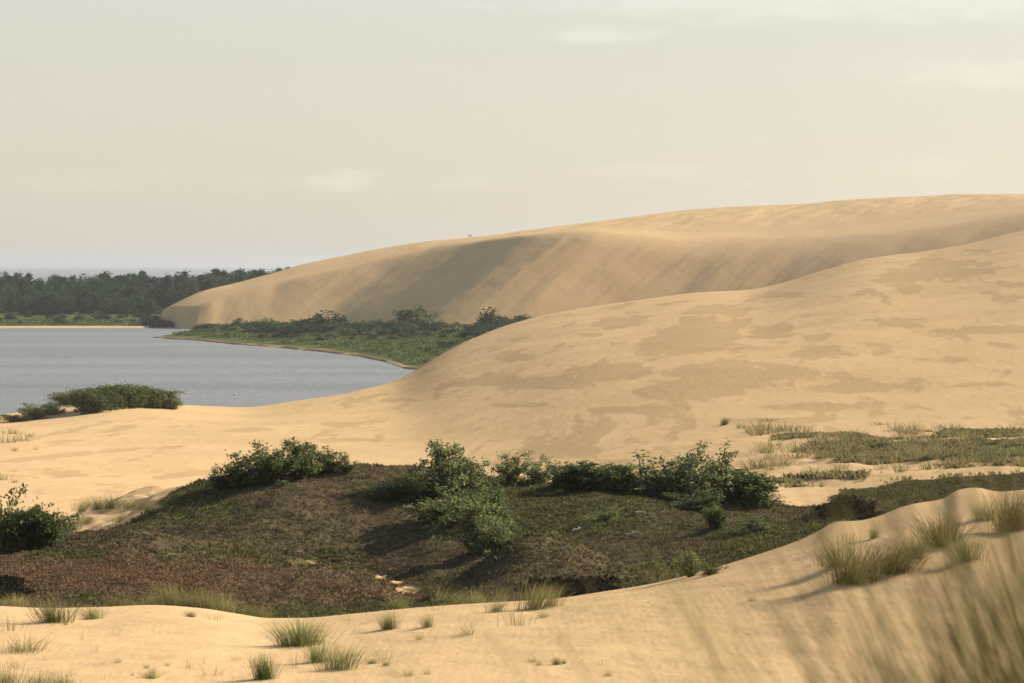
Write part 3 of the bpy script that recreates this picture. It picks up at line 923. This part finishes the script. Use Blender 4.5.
TREES = [make_tree(201 + i, ('pine', 'dome', 'leafy', 'dome', 'pine', 'dome', 'leafy', 'leafy', 'dome')[i]) for i in range(9)]
for a in [(156, 1376, 9, 17, 'low bush on the shore strip, leftmost of three beside the great dune foot'),
          (162, 1371, 8, 15, 'low bush on the shore strip, middle of three beside the great dune foot'),
          (169, 1366, 6, 13, 'low bush on the shore strip, touching the great dune foot')]:
    place_shrub(a[0], 0, a[2], a[3], 'far', a[4], 'bushes along the far shore', 'bush', 'bush', p=ground_y(a[0], a[1]))
G4 = 'trees of the far wood'


def place_tree(u, y, h, label, i, wide=1.0):
    p = ground_y(u, y)
    r = empty('tree', (p.x, p.y, p.z)); tag(r, label, 'tree', G4)
    r.scale = (h * wide, h * wide, h); r.rotation_euler[2] = rs.uniform(0, 6.28)
    c, tr = TREES[i % 9]
    link('crown', c, r); link('trunk', tr, r)


special = [(170, 1560, 16.5, 'tallest tree of the wood, standing clear of the skyline near the dune'),
           (178, 1575, 15.0, 'second tallest tree of the wood, just right of the tallest'),
           (46, 1530, 14.5, 'tall tree breaking the skyline in the left part of the wood'),
           (56, 1540, 14.0, 'tall tree right beside the one breaking the left skyline'),
           (283, 1610, 8.5, 'last tree of the wood before it vanishes behind the dune crest')]
special += [(150, 1380, 6.5, 'small tree at the foot of the great dune, first to stand before the pale sand'), (156, 1376, 5.0, 'shorter tree right beside the one at the foot of the great dune')]
for k, (u, y, h, l) in enumerate(special):
    place_tree(u, y, h, l, k, .95)
placed = [((u - UC) / F * y, y) for u, y, h, l in special]
nt_ = 0; tries = 0
while nt_ < 285 and tries < 20000:
    tries += 1
    u = rs.uniform(-55, 294) if rs.random() < .8 else rs.uniform(180, 294); y = 1474 + 226 * rs.random() ** 1.15
    if u > 158 and y < 1485: continue
    if u > 200 and y < 1500 + (u - 200) * .7: continue
    x = (u - UC) / F * y
    c = np.searchsorted(U, u); r_ = np.searchsorted(Y, y)
    if IS_DUNE[min(r_, NR - 1), c]: continue
    if any((x - a) ** 2 + ((y - b) * .6) ** 2 < 3.4 ** 2 for a, b in placed): continue
    placed.append((x, y))
    front = y < 1485
    h = rs.uniform(6.5, 9.5) if front else rs.triangular(7.5, 13.5, 10)
    place_tree(u, y, h, 'dark green tree in the thick of the wood across the lagoon' if not front else 'dark green tree in the front row of the wood along the far shore', rs.randrange(9), rs.uniform(.85, 1.35))
    nt_ += 1
for k in range(34):
    u = rs.uniform(-40, 160); y = rs.uniform(1390, 1455)
    p = ground_y(u, y)
    h = rs.uniform(2.5, 6)
    place_shrub(u, 0, h, h * rs.uniform(1.3, 2.2), 'far', 'low bush on the grassy strip between beach and wood', 'bushes along the far shore', 'bush', 'bush', p=p)


# ------------------------------------------------------------------ marram grass tufts
def make_tuft(seed, n, w, spread, lean, droop, mat, hvar=.5, bw=.010, uh=.8):
    """blades of a tuft 1 m high (scaled at placing); bw = blade width for a tuft of real height uh"""
    rng = np.random.default_rng(seed)
    segs = 5
    bx = rng.normal(size=n) * w * .30; by = rng.normal(size=n) * w * .30
    L = rng.uniform(1 - hvar, 1.05, n)
    th = rng.uniform(0, 2 * math.pi, n)
    o = np.abs(rng.normal(size=n)) * spread
    dx = np.cos(th) * o + bx * .8 + lean[0]; dy = np.sin(th) * o + by * .8 + lean[1]
    V = np.empty((n, segs + 1, 2, 3))
    wd = bw / uh * rng.uniform(.7, 1.3, n)
    face = rng.uniform(0, math.pi, n)
    for k in range(segs + 1):
        t_ = k / segs
        px = bx + dx * L * (t_ * .6 + droop * t_ * t_); py = by + dy * L * (t_ * .6 + droop * t_ * t_)
        pz = L * (t_ - .35 * droop * (dx ** 2 + dy ** 2) * t_ ** 3) - .03
        hw = wd * (1 - t_ ** 1.7) * .5 + .0008
        V[:, k, 0] = np.stack([px - np.cos(face) * hw, py - np.sin(face) * hw, pz], 1)
        V[:, k, 1] = np.stack([px + np.cos(face) * hw, py + np.sin(face) * hw, pz], 1)
    top = np.percentile(V[:, :, :, 2], 99.5)
    V[..., 2] /= top
    base = np.arange(n)[:, None] * (segs + 1) * 2 + np.arange(segs)[None, :] * 2
    q = np.stack([base, base + 1, base + 3, base + 2], -1).reshape(-1)
    nf = n * segs
    tn = np.clip(rng.beta(1.3, 1.7, n)[:, None] + np.linspace(-.12, .18, segs + 1)[None, :], 0, 1)
    return mesh_np('grass_tuft', V.reshape(-1, 3), q, np.arange(nf) * 4, np.full(nf, 4), mat, {'tone': np.repeat(tn.reshape(-1), 2)})


KIND = {
    'full': [make_tuft(301, 300, .8, .28, (-.12, -.05), .7, M_marram), make_tuft(302, 280, .8, .3, (-.15, 0), .7, M_marram)],
    'thin': [make_tuft(311, 24, .9, .16, (-.05, 0), .5, M_marram, .6), make_tuft(312, 18, 1.0, .2, (-.1, 0), .5, M_marram, .6), make_tuft(313, 30, 1.2, .2, (-.06, .05), .5, M_green, .6)],
    'low': [make_tuft(321, 240, 1.6, .5, (.25, 0), .9, M_marram, .6)],
    'green': [make_tuft(331, 280, 1.0, .18, (-.05, 0), .5, M_green), make_tuft(332, 260, 1.0, .2, (.05, 0), .5, M_green)],
    'bushy': [make_tuft(341, 560, 1.0, .34, (-.1, 0), .7, M_green, .6), make_tuft(342, 480, .8, .3, (-.05, 0), .6, M_green, .6)],
    'spread': [make_tuft(351, 80, .8, .9, (0, 0), .9, M_marram, .7)],
    'wind': [make_tuft(361, 220, .8, .24, (.35, 0), .9, M_marram), make_tuft(362, 150, .8, .24, (.3, 0), .9, M_marram)],
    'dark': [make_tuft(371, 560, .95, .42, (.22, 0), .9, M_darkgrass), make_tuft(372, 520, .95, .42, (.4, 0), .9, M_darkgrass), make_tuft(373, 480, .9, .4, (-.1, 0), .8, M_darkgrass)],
    'tiny': [make_tuft(381, 46, 1.3, .35, (0, 0), .6, M_straw, .5, .035), make_tuft(382, 40, 1.5, .3, (0, 0), .6, M_marram, .5, .035),
             make_tuft(383, 46, 1.4, .35, (.1, 0), .6, M_straw, .5, .035), make_tuft(384, 42, 1.6, .3, (.1, 0), .6, M_straw, .5, .035)],
}
TW = {id(m): mesh_width(m) for k in KIND for m in KIND[k]}
tc_ = {k: 0 for k in KIND}


def place_tuft(p, hpx, wpx, kind, label, group, rot=None):
    m = KIND[kind][tc_[kind] % len(KIND[kind])]; tc_[kind] += 1
    h = 1.12 * hpx * p.y / F; w = 1.15 * wpx * p.y / F
    o = link('grass_tuft', m); tag(o, label, 'grass tuft', group)
    s = w / TW[id(m)]
    o.location = p; o.scale = (s, s, h); o.rotation_euler[2] = rs.uniform(-.5, .5) if rot is None else rot
    return o


for (u, v, h, w, k, l) in TUFTS:
    p = ground(u, v)
    place_tuft(p, h, w, k, l, 'marram tufts on the near dune')
# lip of the heath at left
LIP = [(112, 606, 12, 22), (128, 606, 10, 18), (150, 604, 12, 22), (172, 606, 22, 26), (190, 607, 14, 24), (208, 608, 20, 28), (226, 612, 17, 26), (246, 616, 14, 28), (264, 617, 9, 20),
       (18, 607, 12, 26), (400, 610, 14, 20), (455, 605, 14, 22), (478, 603, 12, 20), (500, 603, 16, 22), (545, 604, 14, 20)]
for (u, v, h, w) in LIP:
    y = float(np.interp(u, U, yc)) * 1.03
    place_tuft(ground_y(u, y), h + 4, w, rs.choice(['full', 'full', 'wind']), 'olive grass tuft rooted along the near crest against the heath', 'grass along the heath edge')
rs3 = random.Random(33)
k3 = 0
while k3 < 34:
    u = rs3.uniform(0, 620); v = rs3.uniform(612, 683)
    if v < float(np.interp(u, U, vc)) + 6 or fbm(np.array(u / 70.), np.array(v / 22.), 55, 2) < -.05: continue
    kd = rs3.choice(['thin', 'thin', 'spread', 'full', 'low'])
    h3 = rs3.uniform(4, 10)
    place_tuft(ground(u, v), h3, h3 * rs3.uniform(.9, 2.2), kd, 'tiny straw green wisp among many strewn over the bare near sand', 'wisps on the near sand'); k3 += 1
# sand flat on the right: a row, then patches
n = 0
for u in list(np.linspace(738, 812, 13)):
    p = ground(u + rs.uniform(-3, 3), rs.uniform(428, 433), 200)
    place_tuft(p, rs.uniform(5, 8), rs.uniform(6, 12), 'tiny', 'small tuft in the single row crossing the bare sand below the middle dune', 'tuft row on the sand flat')
tries = 0
while n < 125 and tries < 6000:
    tries += 1
    u = rs.uniform(752, 1060); v = rs.uniform(430, 474)
    dens = .42 + fbm(np.array(u / 38.), np.array(v / 9.), 99, 3) * 1.3
    if u < 800 and v < 440: dens -= .3
    if u > 820: dens += .12
    if rs.random() > dens: continue
    p = ground(u, v, 200)
    place_tuft(p, rs.uniform(6, 13), rs.uniform(14, 32), 'tiny', 'small marram tuft among many on the grassy sand below the middle dune', 'tufts on the grassy sand flat'); n += 1
place_tuft(ground(724, 425, 200), 8, 9, 'dark', 'lone dark tuft on bare sand left of the tuft row', None)
for (u, v, h, w) in [(1014, 432, 9, 26), (985, 432, 6, 20), (940, 428, 6, 16), (880, 425, 4, 14), (770, 421, 4, 20)]:
    place_tuft(ground(u, v, 200), h, w, 'tiny', 'dark low tuft at the foot of the middle dune slope', 'tufts at the dune foot')
for (u, v, h, w) in [(5, 443, 13, 24), (22, 441, 8, 14), (12, 434, 7, 20), (15, 451, 5, 7), (35, 450, 4, 6), (3, 480, 9, 14), (14, 483, 5, 10), (30, 437, 5, 10)]:
    place_tuft(ground(u, v, 200), h, w, 'tiny', 'small green tuft on the bare sand near the left edge', 'tufts on the left sand')
for (u, v, h, w) in [(82, 511, 12, 20), (98, 509, 12, 20), (112, 508, 13, 22), (128, 508, 12, 20), (142, 509, 12, 22), (158, 512, 9, 18), (88, 524, 10, 14), (100, 530, 9, 14), (120, 522, 10, 16), (74, 530, 12, 16), (80, 522, 9, 12)]:
    place_tuft(ground(u, v, 120), h, w, rs.choice(['full', 'tiny', 'wind']), 'tuft on the little sandy hummocks beside the left shrubs', 'tufts on the sandy hummocks')

# blurred grass close to the lens: roots below the frame on the near slope
near_clumps = [(705, 4.6, .95, 34, 'thin'), (640, 5.2, .85, 22, 'thin'), (760, 4.2, .9, 34, 'thin'), (835, 4.4, .95, 34, 'thin'), (885, 4.8, 1.0, 44, 'dark'), (925, 3.9, .95, 44, 'thin'),
               (962, 4.4, 1.05, 190, 'dark'), (1000, 4.0, 1.05, 210, 'mix'), (1040, 4.6, 1.1, 300, 'dark'), (985, 5.6, 1.2, 240, 'mix'), (1010, 6.4, 1.2, 280, 'dark'), (945, 5.2, 1.1, 60, 'thin'), (1030, 5.2, 1.2, 300, 'mix')]
for k, (u, y, h, nb_, kk_) in enumerate(near_clumps):
    p = ground_y(u + (165 if k >= 6 else 190), y)
    tipv = [612, 622, 604, 590, 570, 560, 505, 498, 480, 520, 500, 560, 500][k]
    ht = zv(tipv - 24, y) - p.z
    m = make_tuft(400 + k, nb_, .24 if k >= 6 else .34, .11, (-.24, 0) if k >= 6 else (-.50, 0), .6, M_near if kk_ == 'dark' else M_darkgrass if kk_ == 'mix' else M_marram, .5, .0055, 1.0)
    o = link('grass_tuft', m); o.location = p; o.scale = (1, 1, float(ht))
    labs = ['blurred thin grass close to the lens, lone streaks over the sand', 'leftmost blurred wisp of grass close to the lens', 'blurred thin blades third from the left close to the lens',
            'blurred pale grass close to the lens below the large dark pair', 'blurred olive grass close to the lens left of the dense corner', 'blurred straw blades in front of the dense right corner grass',
            'dark blurred grass close to the lens with upright stalks', 'densest blurred grass close to the lens in the right corner', 'blurred grass close to the lens cut by the right edge',
            'blurred grass behind the densest corner clump close to the lens',
            'farthest of the blurred dark clumps at the right edge close to the lens', 'pale blurred blades left of the dark corner clumps close to the lens', 'pale blurred blades over the dark corner clumps at the right edge']
    tag(o, labs[k], 'grass tuft', 'blurred grass close to the lens')


# ------------------------------------------------------------------ heather and ground cover (uncountable)
def cover(name, label, mask_w, n, size, mat, seed, blades=4, cat='ground cover'):
    rng = np.random.default_rng(seed)
    w = mask_w[:-1, :-1] * 1.0
    dyc = np.diff(Y)[:, None] * np.diff(U)[None, :] * YY[:-1, :-1] / F      # cell area
    pr = (w * dyc ** .75).ravel(); pr /= pr.sum()
    idx = rng.choice(len(pr), n, p=pr)
    i, j = np.unravel_index(idx, w.shape)
    fy, fx = rng.uniform(size=n), rng.uniform(size=n)
    y = Y[i] + (Y[i + 1] - Y[i]) * fy; u = U[j] + (U[j + 1] - U[j]) * fx
    z = (Z[i, j] * (1 - fy) * (1 - fx) + Z[i + 1, j] * fy * (1 - fx) + Z[i, j + 1] * (1 - fy) * fx + Z[i + 1, j + 1] * fy * fx)
    C = np.stack([(u - UC) / F * y, y, z], 1)
    s = size * rng.uniform(.5, 1.4, n) * (1 + .5 * fbm(C[:, 0] / 2.5, C[:, 1] / 2.5, seed, 2))
    C = np.repeat(C, blades, 0); s = np.repeat(s, blades)
    m = len(C)
    C[:, 0] += rng.normal(size=m) * s * .5; C[:, 1] += rng.normal(size=m) * s * .5
    d = rng.normal(size=(m, 3)) * np.array([.5, .5, .2]) + np.array([0, 0, .8]); d /= np.linalg.norm(d, axis=1, keepdims=True)
    b = rng.normal(size=(m, 3)); b -= d * (d * b).sum(1, keepdims=True); b /= np.linalg.norm(b, axis=1, keepdims=True)
    ss = s[:, None]
    q = np.stack([C - d * ss * .1, C + d * ss * .4 + b * ss * .3, C + d * ss, C + d * ss * .4 - b * ss * .3], 1)
    tone = np.clip(np.repeat(rng.uniform(0, 1, n), blades) * .6 + rng.uniform(0, 1, m) * .4, 0, 1)
    o = link(name, quads_mesh(name, q, mat, tone))
    return tag(o, label, cat, kind='stuff')


hm = (veg > .55) * (YY > YC * 1.05) * (YY < 250) * (UU > -70) * (UU < 1094) 
gf = sstep(.3, .7, green + .25 * fbm(XX / 1.5, YY / 2, 95, 2))
hd = peat_shade > .35
cover('heather', 'dark lumpy heather and bare roots on the peaty banks', (veg > .3) * hd * (YY > YC * 1.05) * (YY < 250), 9000, .16, M_heathdark, 500, 3)
hm = hm * (1 - hd)
cover('heather', 'low brown heather covering the hollow', hm * (1 - gf) * (1 - red), 70000, .10, M_heath, 501, 3)
cover('heather', 'low reddish brown heather on the front left mound', hm * (1 - gf) * red, 44000, .08, M_heathred, 502, 3)
cover('low_grass', 'olive grass and moss mixed into the heath of the hollow', hm * gf, 54000, .125, M_heathgreen, 503, 3)
mm = meadow * (Z > .7) * (UU > -70) * (UU < 540) * (YY < 1420)
cover('meadow_grass', 'bright green reeds and meadow grass along the lagoon shores', mm, 9000, .8, M_meadow, 504)
rm = rough * sstep(.10, .33, veg) * (UU < 1094)
cover('dune_grass', 'thin dry grass scattered between the tufts of the sand flat', rm, 22000, .38, M_straw, 505, 3)


# ------------------------------------------------------------------ dead branches on the heath
def branch(u, v, length_px, ang, label, seed):
    rng = np.random.default_rng(seed)
    p = ground(u, v, 100)
    L = length_px * p.y / F
    d = np.array([math.cos(ang), math.sin(ang), .12])
    P, _ = bent((0, 0, .12), d, L, 6, rng, .12)
    P[:, 2] = np.maximum(P[:, 2], .05)
    paths = [(P, np.linspace(.07, .025, len(P)))]
    for i in (2, 4):
        Q, _ = bent(P[i], (rng.normal(), rng.normal(), .6), L * .35, 3, rng, .2)
        paths.append((Q, np.linspace(.03, .01, 4)))
    V, Fc, st, to = tubes(paths, 6)
    o = link('fallen_branch', mesh_np('fallen_branch', V, Fc, st, to, M_deadwood)); o.location = p
    tag(o, label, 'branch', 'dead branches on the heath')


branch(572, 533, 12, .2, 'bleached dead branch on the olive slope, leftmost of three', 1)
branch(626, 537, 14, -.1, 'bleached dead branch lying flat in the middle of the olive slope', 2)
branch(636, 515, 10, .6, 'short pale dead branch highest on the slope below the twiggy shrub', 3)


# ------------------------------------------------------------------ two walkers on the far crest
def person(u, y, height, label, mat, step):
    p = ground_y(u, y)
    J = [(0, 0, .92), (0, 0, 1.15), (0, 0, 1.42), (0, 0, 1.52), (0, .01, 1.66),
         (.09, 0, .88), (.10, -step, .48), (.10, -step * .6, .06), (-.09, 0, .88), (-.10, step, .48), (-.10, step * 1.3, .06),
         (.19, 0, 1.40), (.25, .05, 1.13), (.22, -.06, .90), (-.19, 0, 1.40), (-.25, -.03, 1.13), (-.22, -.10, .90),
         (.10, -step * .6 - .14, .04), (-.10, step * 1.3 - .14, .04), (0, -.01, 1.76)]
    R = [.15, .14, .16, .06, .10, .09, .065, .05, .09, .065, .05, .07, .05, .04, .07, .05, .04, .04, .04, .08]
    E = [(0, 1), (1, 2), (2, 3), (3, 4), (0, 5), (5, 6), (6, 7), (0, 8), (8, 9), (9, 10), (2, 11), (11, 12), (12, 13), (2, 14), (14, 15), (15, 16), (7, 17), (10, 18), (4, 19)]
    me = bpy.data.meshes.new('person'); me.from_pydata([Vector(j) for j in J], E, [])
    me.materials.append(mat)
    o = link('person', me); o.location = p; o.scale = (height / 1.8,) * 3
    o.modifiers.new('skin', 'SKIN'); o.modifiers.new('sub', 'SUBSURF').render_levels = 1
    for sv, r in zip(me.skin_vertices[0].data, R):
        sv.radius = (r * 1.3, r * 1.15)
    me.skin_vertices[0].data[0].use_root = True
    tag(o, label, 'person', 'walkers on the great dune')


person(469.0, 1488, 1.80, 'person in dark clothes on the far dune crest, left of the two', M_cloth, .10)
person(470.9, 1490, 1.75, 'person in brown clothes on the far dune crest, right of the two', M_cloth2, .06)


# ------------------------------------------------------------------ white bird afloat on the lagoon
def bird(u, v):
    y = EYE * F / (v - VH)
    root = empty('water_bird', ((u - UC) / F * y, y, .0)); tag(root, 'small white bird floating on the lagoon off the near sand', 'bird')
    me = bpy.data.meshes.new('body')
    J = [(0, 0, .12), (-.28, 0, .16), (-.45, 0, .24), (.26, 0, .16), (.38, 0, .34), (.36, 0, .56), (.44, 0, .66), (.52, 0, .64)]
    E = [(0, 1), (1, 2), (0, 3), (3, 4), (4, 5), (5, 6), (6, 7)]
    R = [.22, .19, .07, .17, .07, .05, .075, .05]
    me.from_pydata([Vector(j) for j in J], E, []); me.materials.append(M_feather)
    o = link('body', me, root); o.modifiers.new('skin', 'SKIN'); o.modifiers.new('sub', 'SUBSURF').render_levels = 2
    for sv, r in zip(me.skin_vertices[0].data, R): sv.radius = (r, r)
    me.skin_vertices[0].data[0].use_root = True
    bm = bmesh.new(); bmesh.ops.create_cone(bm, segments=8, radius1=.035, radius2=.008, depth=.14, cap_ends=True)
    bmesh.ops.rotate(bm, verts=bm.verts, matrix=__import__('mathutils').Matrix.Rotation(math.radians(100), 3, 'Y'))
    bmesh.ops.translate(bm, verts=bm.verts, vec=(.62, 0, .62))
    b = bpy.data.meshes.new('bill'); bm.to_mesh(b); bm.free(); b.materials.append(M_bill)
    link('bill', b, root)


bird(235, 395)

# ------------------------------------------------------------------ air
m, nt, out = new_mat('haze')
pv = N(nt, 'ShaderNodeVolumePrincipled'); pv.inputs['Density'].default_value = .00007
pv.inputs['Color'].default_value = (.92, .94, .97, 1); pv.inputs['Anisotropy'].default_value = 0.88
nt.links.new(pv.outputs[0], out.inputs['Volume'])
bm = bmesh.new(); bmesh.ops.create_cube(bm, size=1)
me = bpy.data.meshes.new('haze'); bm.to_mesh(me); bm.free(); me.materials.append(m)
hz = link('haze', me); hz.scale = (29000, 25400, 76); hz.location = (0, 12600, 35)
tag(hz, 'thin pale haze filling the air over dunes and water', 'haze', kind='stuff')

# ------------------------------------------------------------------ sky and sun
VEIL = (3.88, 3.58, 3.03)
w = bpy.data.worlds.new('World'); scene.world = w; w.use_nodes = True
nt = w.node_tree
for n_ in list(nt.nodes): nt.nodes.remove(n_)
wo = N(nt, 'ShaderNodeOutputWorld'); bg = N(nt, 'ShaderNodeBackground')
sky = N(nt, 'ShaderNodeTexSky', sky_type='NISHITA'); sky.sun_disc = False
sky.sun_elevation = EL; sky.sun_rotation = AZ; sky.air_density = 1.0; sky.dust_density = 1.5; sky.ozone_density = 1.0; sky.altitude = 30
hs = N(nt, 'ShaderNodeHueSaturation'); hs.inputs['Saturation'].default_value = .9
nt.links.new(sky.outputs[0], hs.inputs['Color'])
mul = N(nt, 'ShaderNodeMix', data_type='RGBA', blend_type='MULTIPLY'); mul.inputs['Factor'].default_value = 1
nt.links.new(hs.outputs[0], mul.inputs[6]); mul.inputs[7].default_value = (1.0, .98, .95, 1)
tc = N(nt, 'ShaderNodeTexCoord').outputs['Generated']
sep = N(nt, 'ShaderNodeSeparateXYZ'); nt.links.new(tc, sep.inputs[0])
veil = mixc(nt, ramp(nt, sep.outputs['Z'], .06, .24, .82, .0), mul.outputs[2], VEIL)      # thin high cloud veil, thickest low in the sky
mp = N(nt, 'ShaderNodeMapping'); mp.inputs['Scale'].default_value = (60, 60, 200); nt.links.new(tc, mp.inputs['Vector'])
cn = noise(nt, mp.outputs[0], 1.0, 5, .55)
mp2 = N(nt, 'ShaderNodeMapping'); mp2.inputs['Scale'].default_value = (2.5, 2.5, 11); mp2.inputs['Location'].default_value = (3, 1, 2); nt.links.new(tc, mp2.inputs['Vector'])
cn2 = noise(nt, mp2.outputs[0], 1.0, 3, .5)
cl = math_n(nt, 'ADD', ramp(nt, cn, .60, .76, 0, .03), ramp(nt, cn2, .40, .70, 0, .06))
for (u, v, ru, rv, a) in [(345, 181, 42, 11, .16), (606, 34, 60, 10, .14), (985, 78, 85, 15, .13), (860, 2, 330, 22, .15), (645, 172, 70, 9, .07), (930, 168, 60, 9, .07), (465, 183, 45, 8, .06), (150, 182, 200, 12, .05)]:
    ex = math_n(nt, 'POWER', math_n(nt, 'DIVIDE', math_n(nt, 'SUBTRACT', sep.outputs['X'], (u - UC) / F), ru / F), 2)
    ez = math_n(nt, 'POWER', math_n(nt, 'DIVIDE', math_n(nt, 'SUBTRACT', sep.outputs['Z'], (VH - v) / F), rv / F), 2)
    dd_ = math_n(nt, 'ADD', math_n(nt, 'ADD', ex, ez), math_n(nt, 'MULTIPLY', math_n(nt, 'SUBTRACT', cn, .5), 4.5))
    dd_ = math_n(nt, 'ADD', dd_, math_n(nt, 'MULTIPLY', math_n(nt, 'LESS_THAN', sep.outputs['Y'], 0.0), 50))
    cl = math_n(nt, 'ADD', cl, ramp(nt, dd_, -.5, 1.6, a * .72, 0))
gain = math_n(nt, 'ADD', cl, 1.0)
vm = N(nt, 'ShaderNodeVectorMath', operation='SCALE'); nt.links.new(veil, vm.inputs[0]); nt.links.new(gain, vm.inputs['Scale'])
nt.links.new(vm.outputs[0], bg.inputs['Color']); bg.inputs['Strength'].default_value = .068
nt.links.new(bg.outputs[0], wo.inputs['Surface'])

sd = Vector((math.cos(EL) * math.sin(AZ), math.cos(EL) * math.cos(AZ), math.sin(EL)))
L = bpy.data.lights.new('sun', 'SUN'); L.energy = 5.0; L.angle = math.radians(.55); L.color = (1.0, .915, .80)
lo = bpy.data.objects.new('sun', L); col.objects.link(lo); lo.rotation_euler = (-sd).to_track_quat('-Z', 'Y').to_euler(); lo.location = (200, 100, 200)

# ------------------------------------------------------------------ camera
cd = bpy.data.cameras.new('camera'); cam = bpy.data.objects.new('camera', cd); col.objects.link(cam)
cam.location = (0, 0, EYE); cam.rotation_euler = (math.radians(90), 0, 0)
cd.sensor_width = 36; cd.lens = 36 * F / 1024; cd.shift_y = -(341.5 - VH) / 1024
cd.clip_start = .1; cd.clip_end = 60000
cd.dof.use_dof = True; cd.dof.focus_distance = 170; cd.dof.aperture_fstop = 5.0
scene.camera = cam

scene.view_settings.view_transform = 'Standard'; scene.view_settings.look = 'None'
scene.view_settings.exposure = 1.43; scene.view_settings.gamma = 1
scene.cycles.volume_bounces = 1; scene.cycles.max_bounces = 8; scene.cycles.use_denoising = True
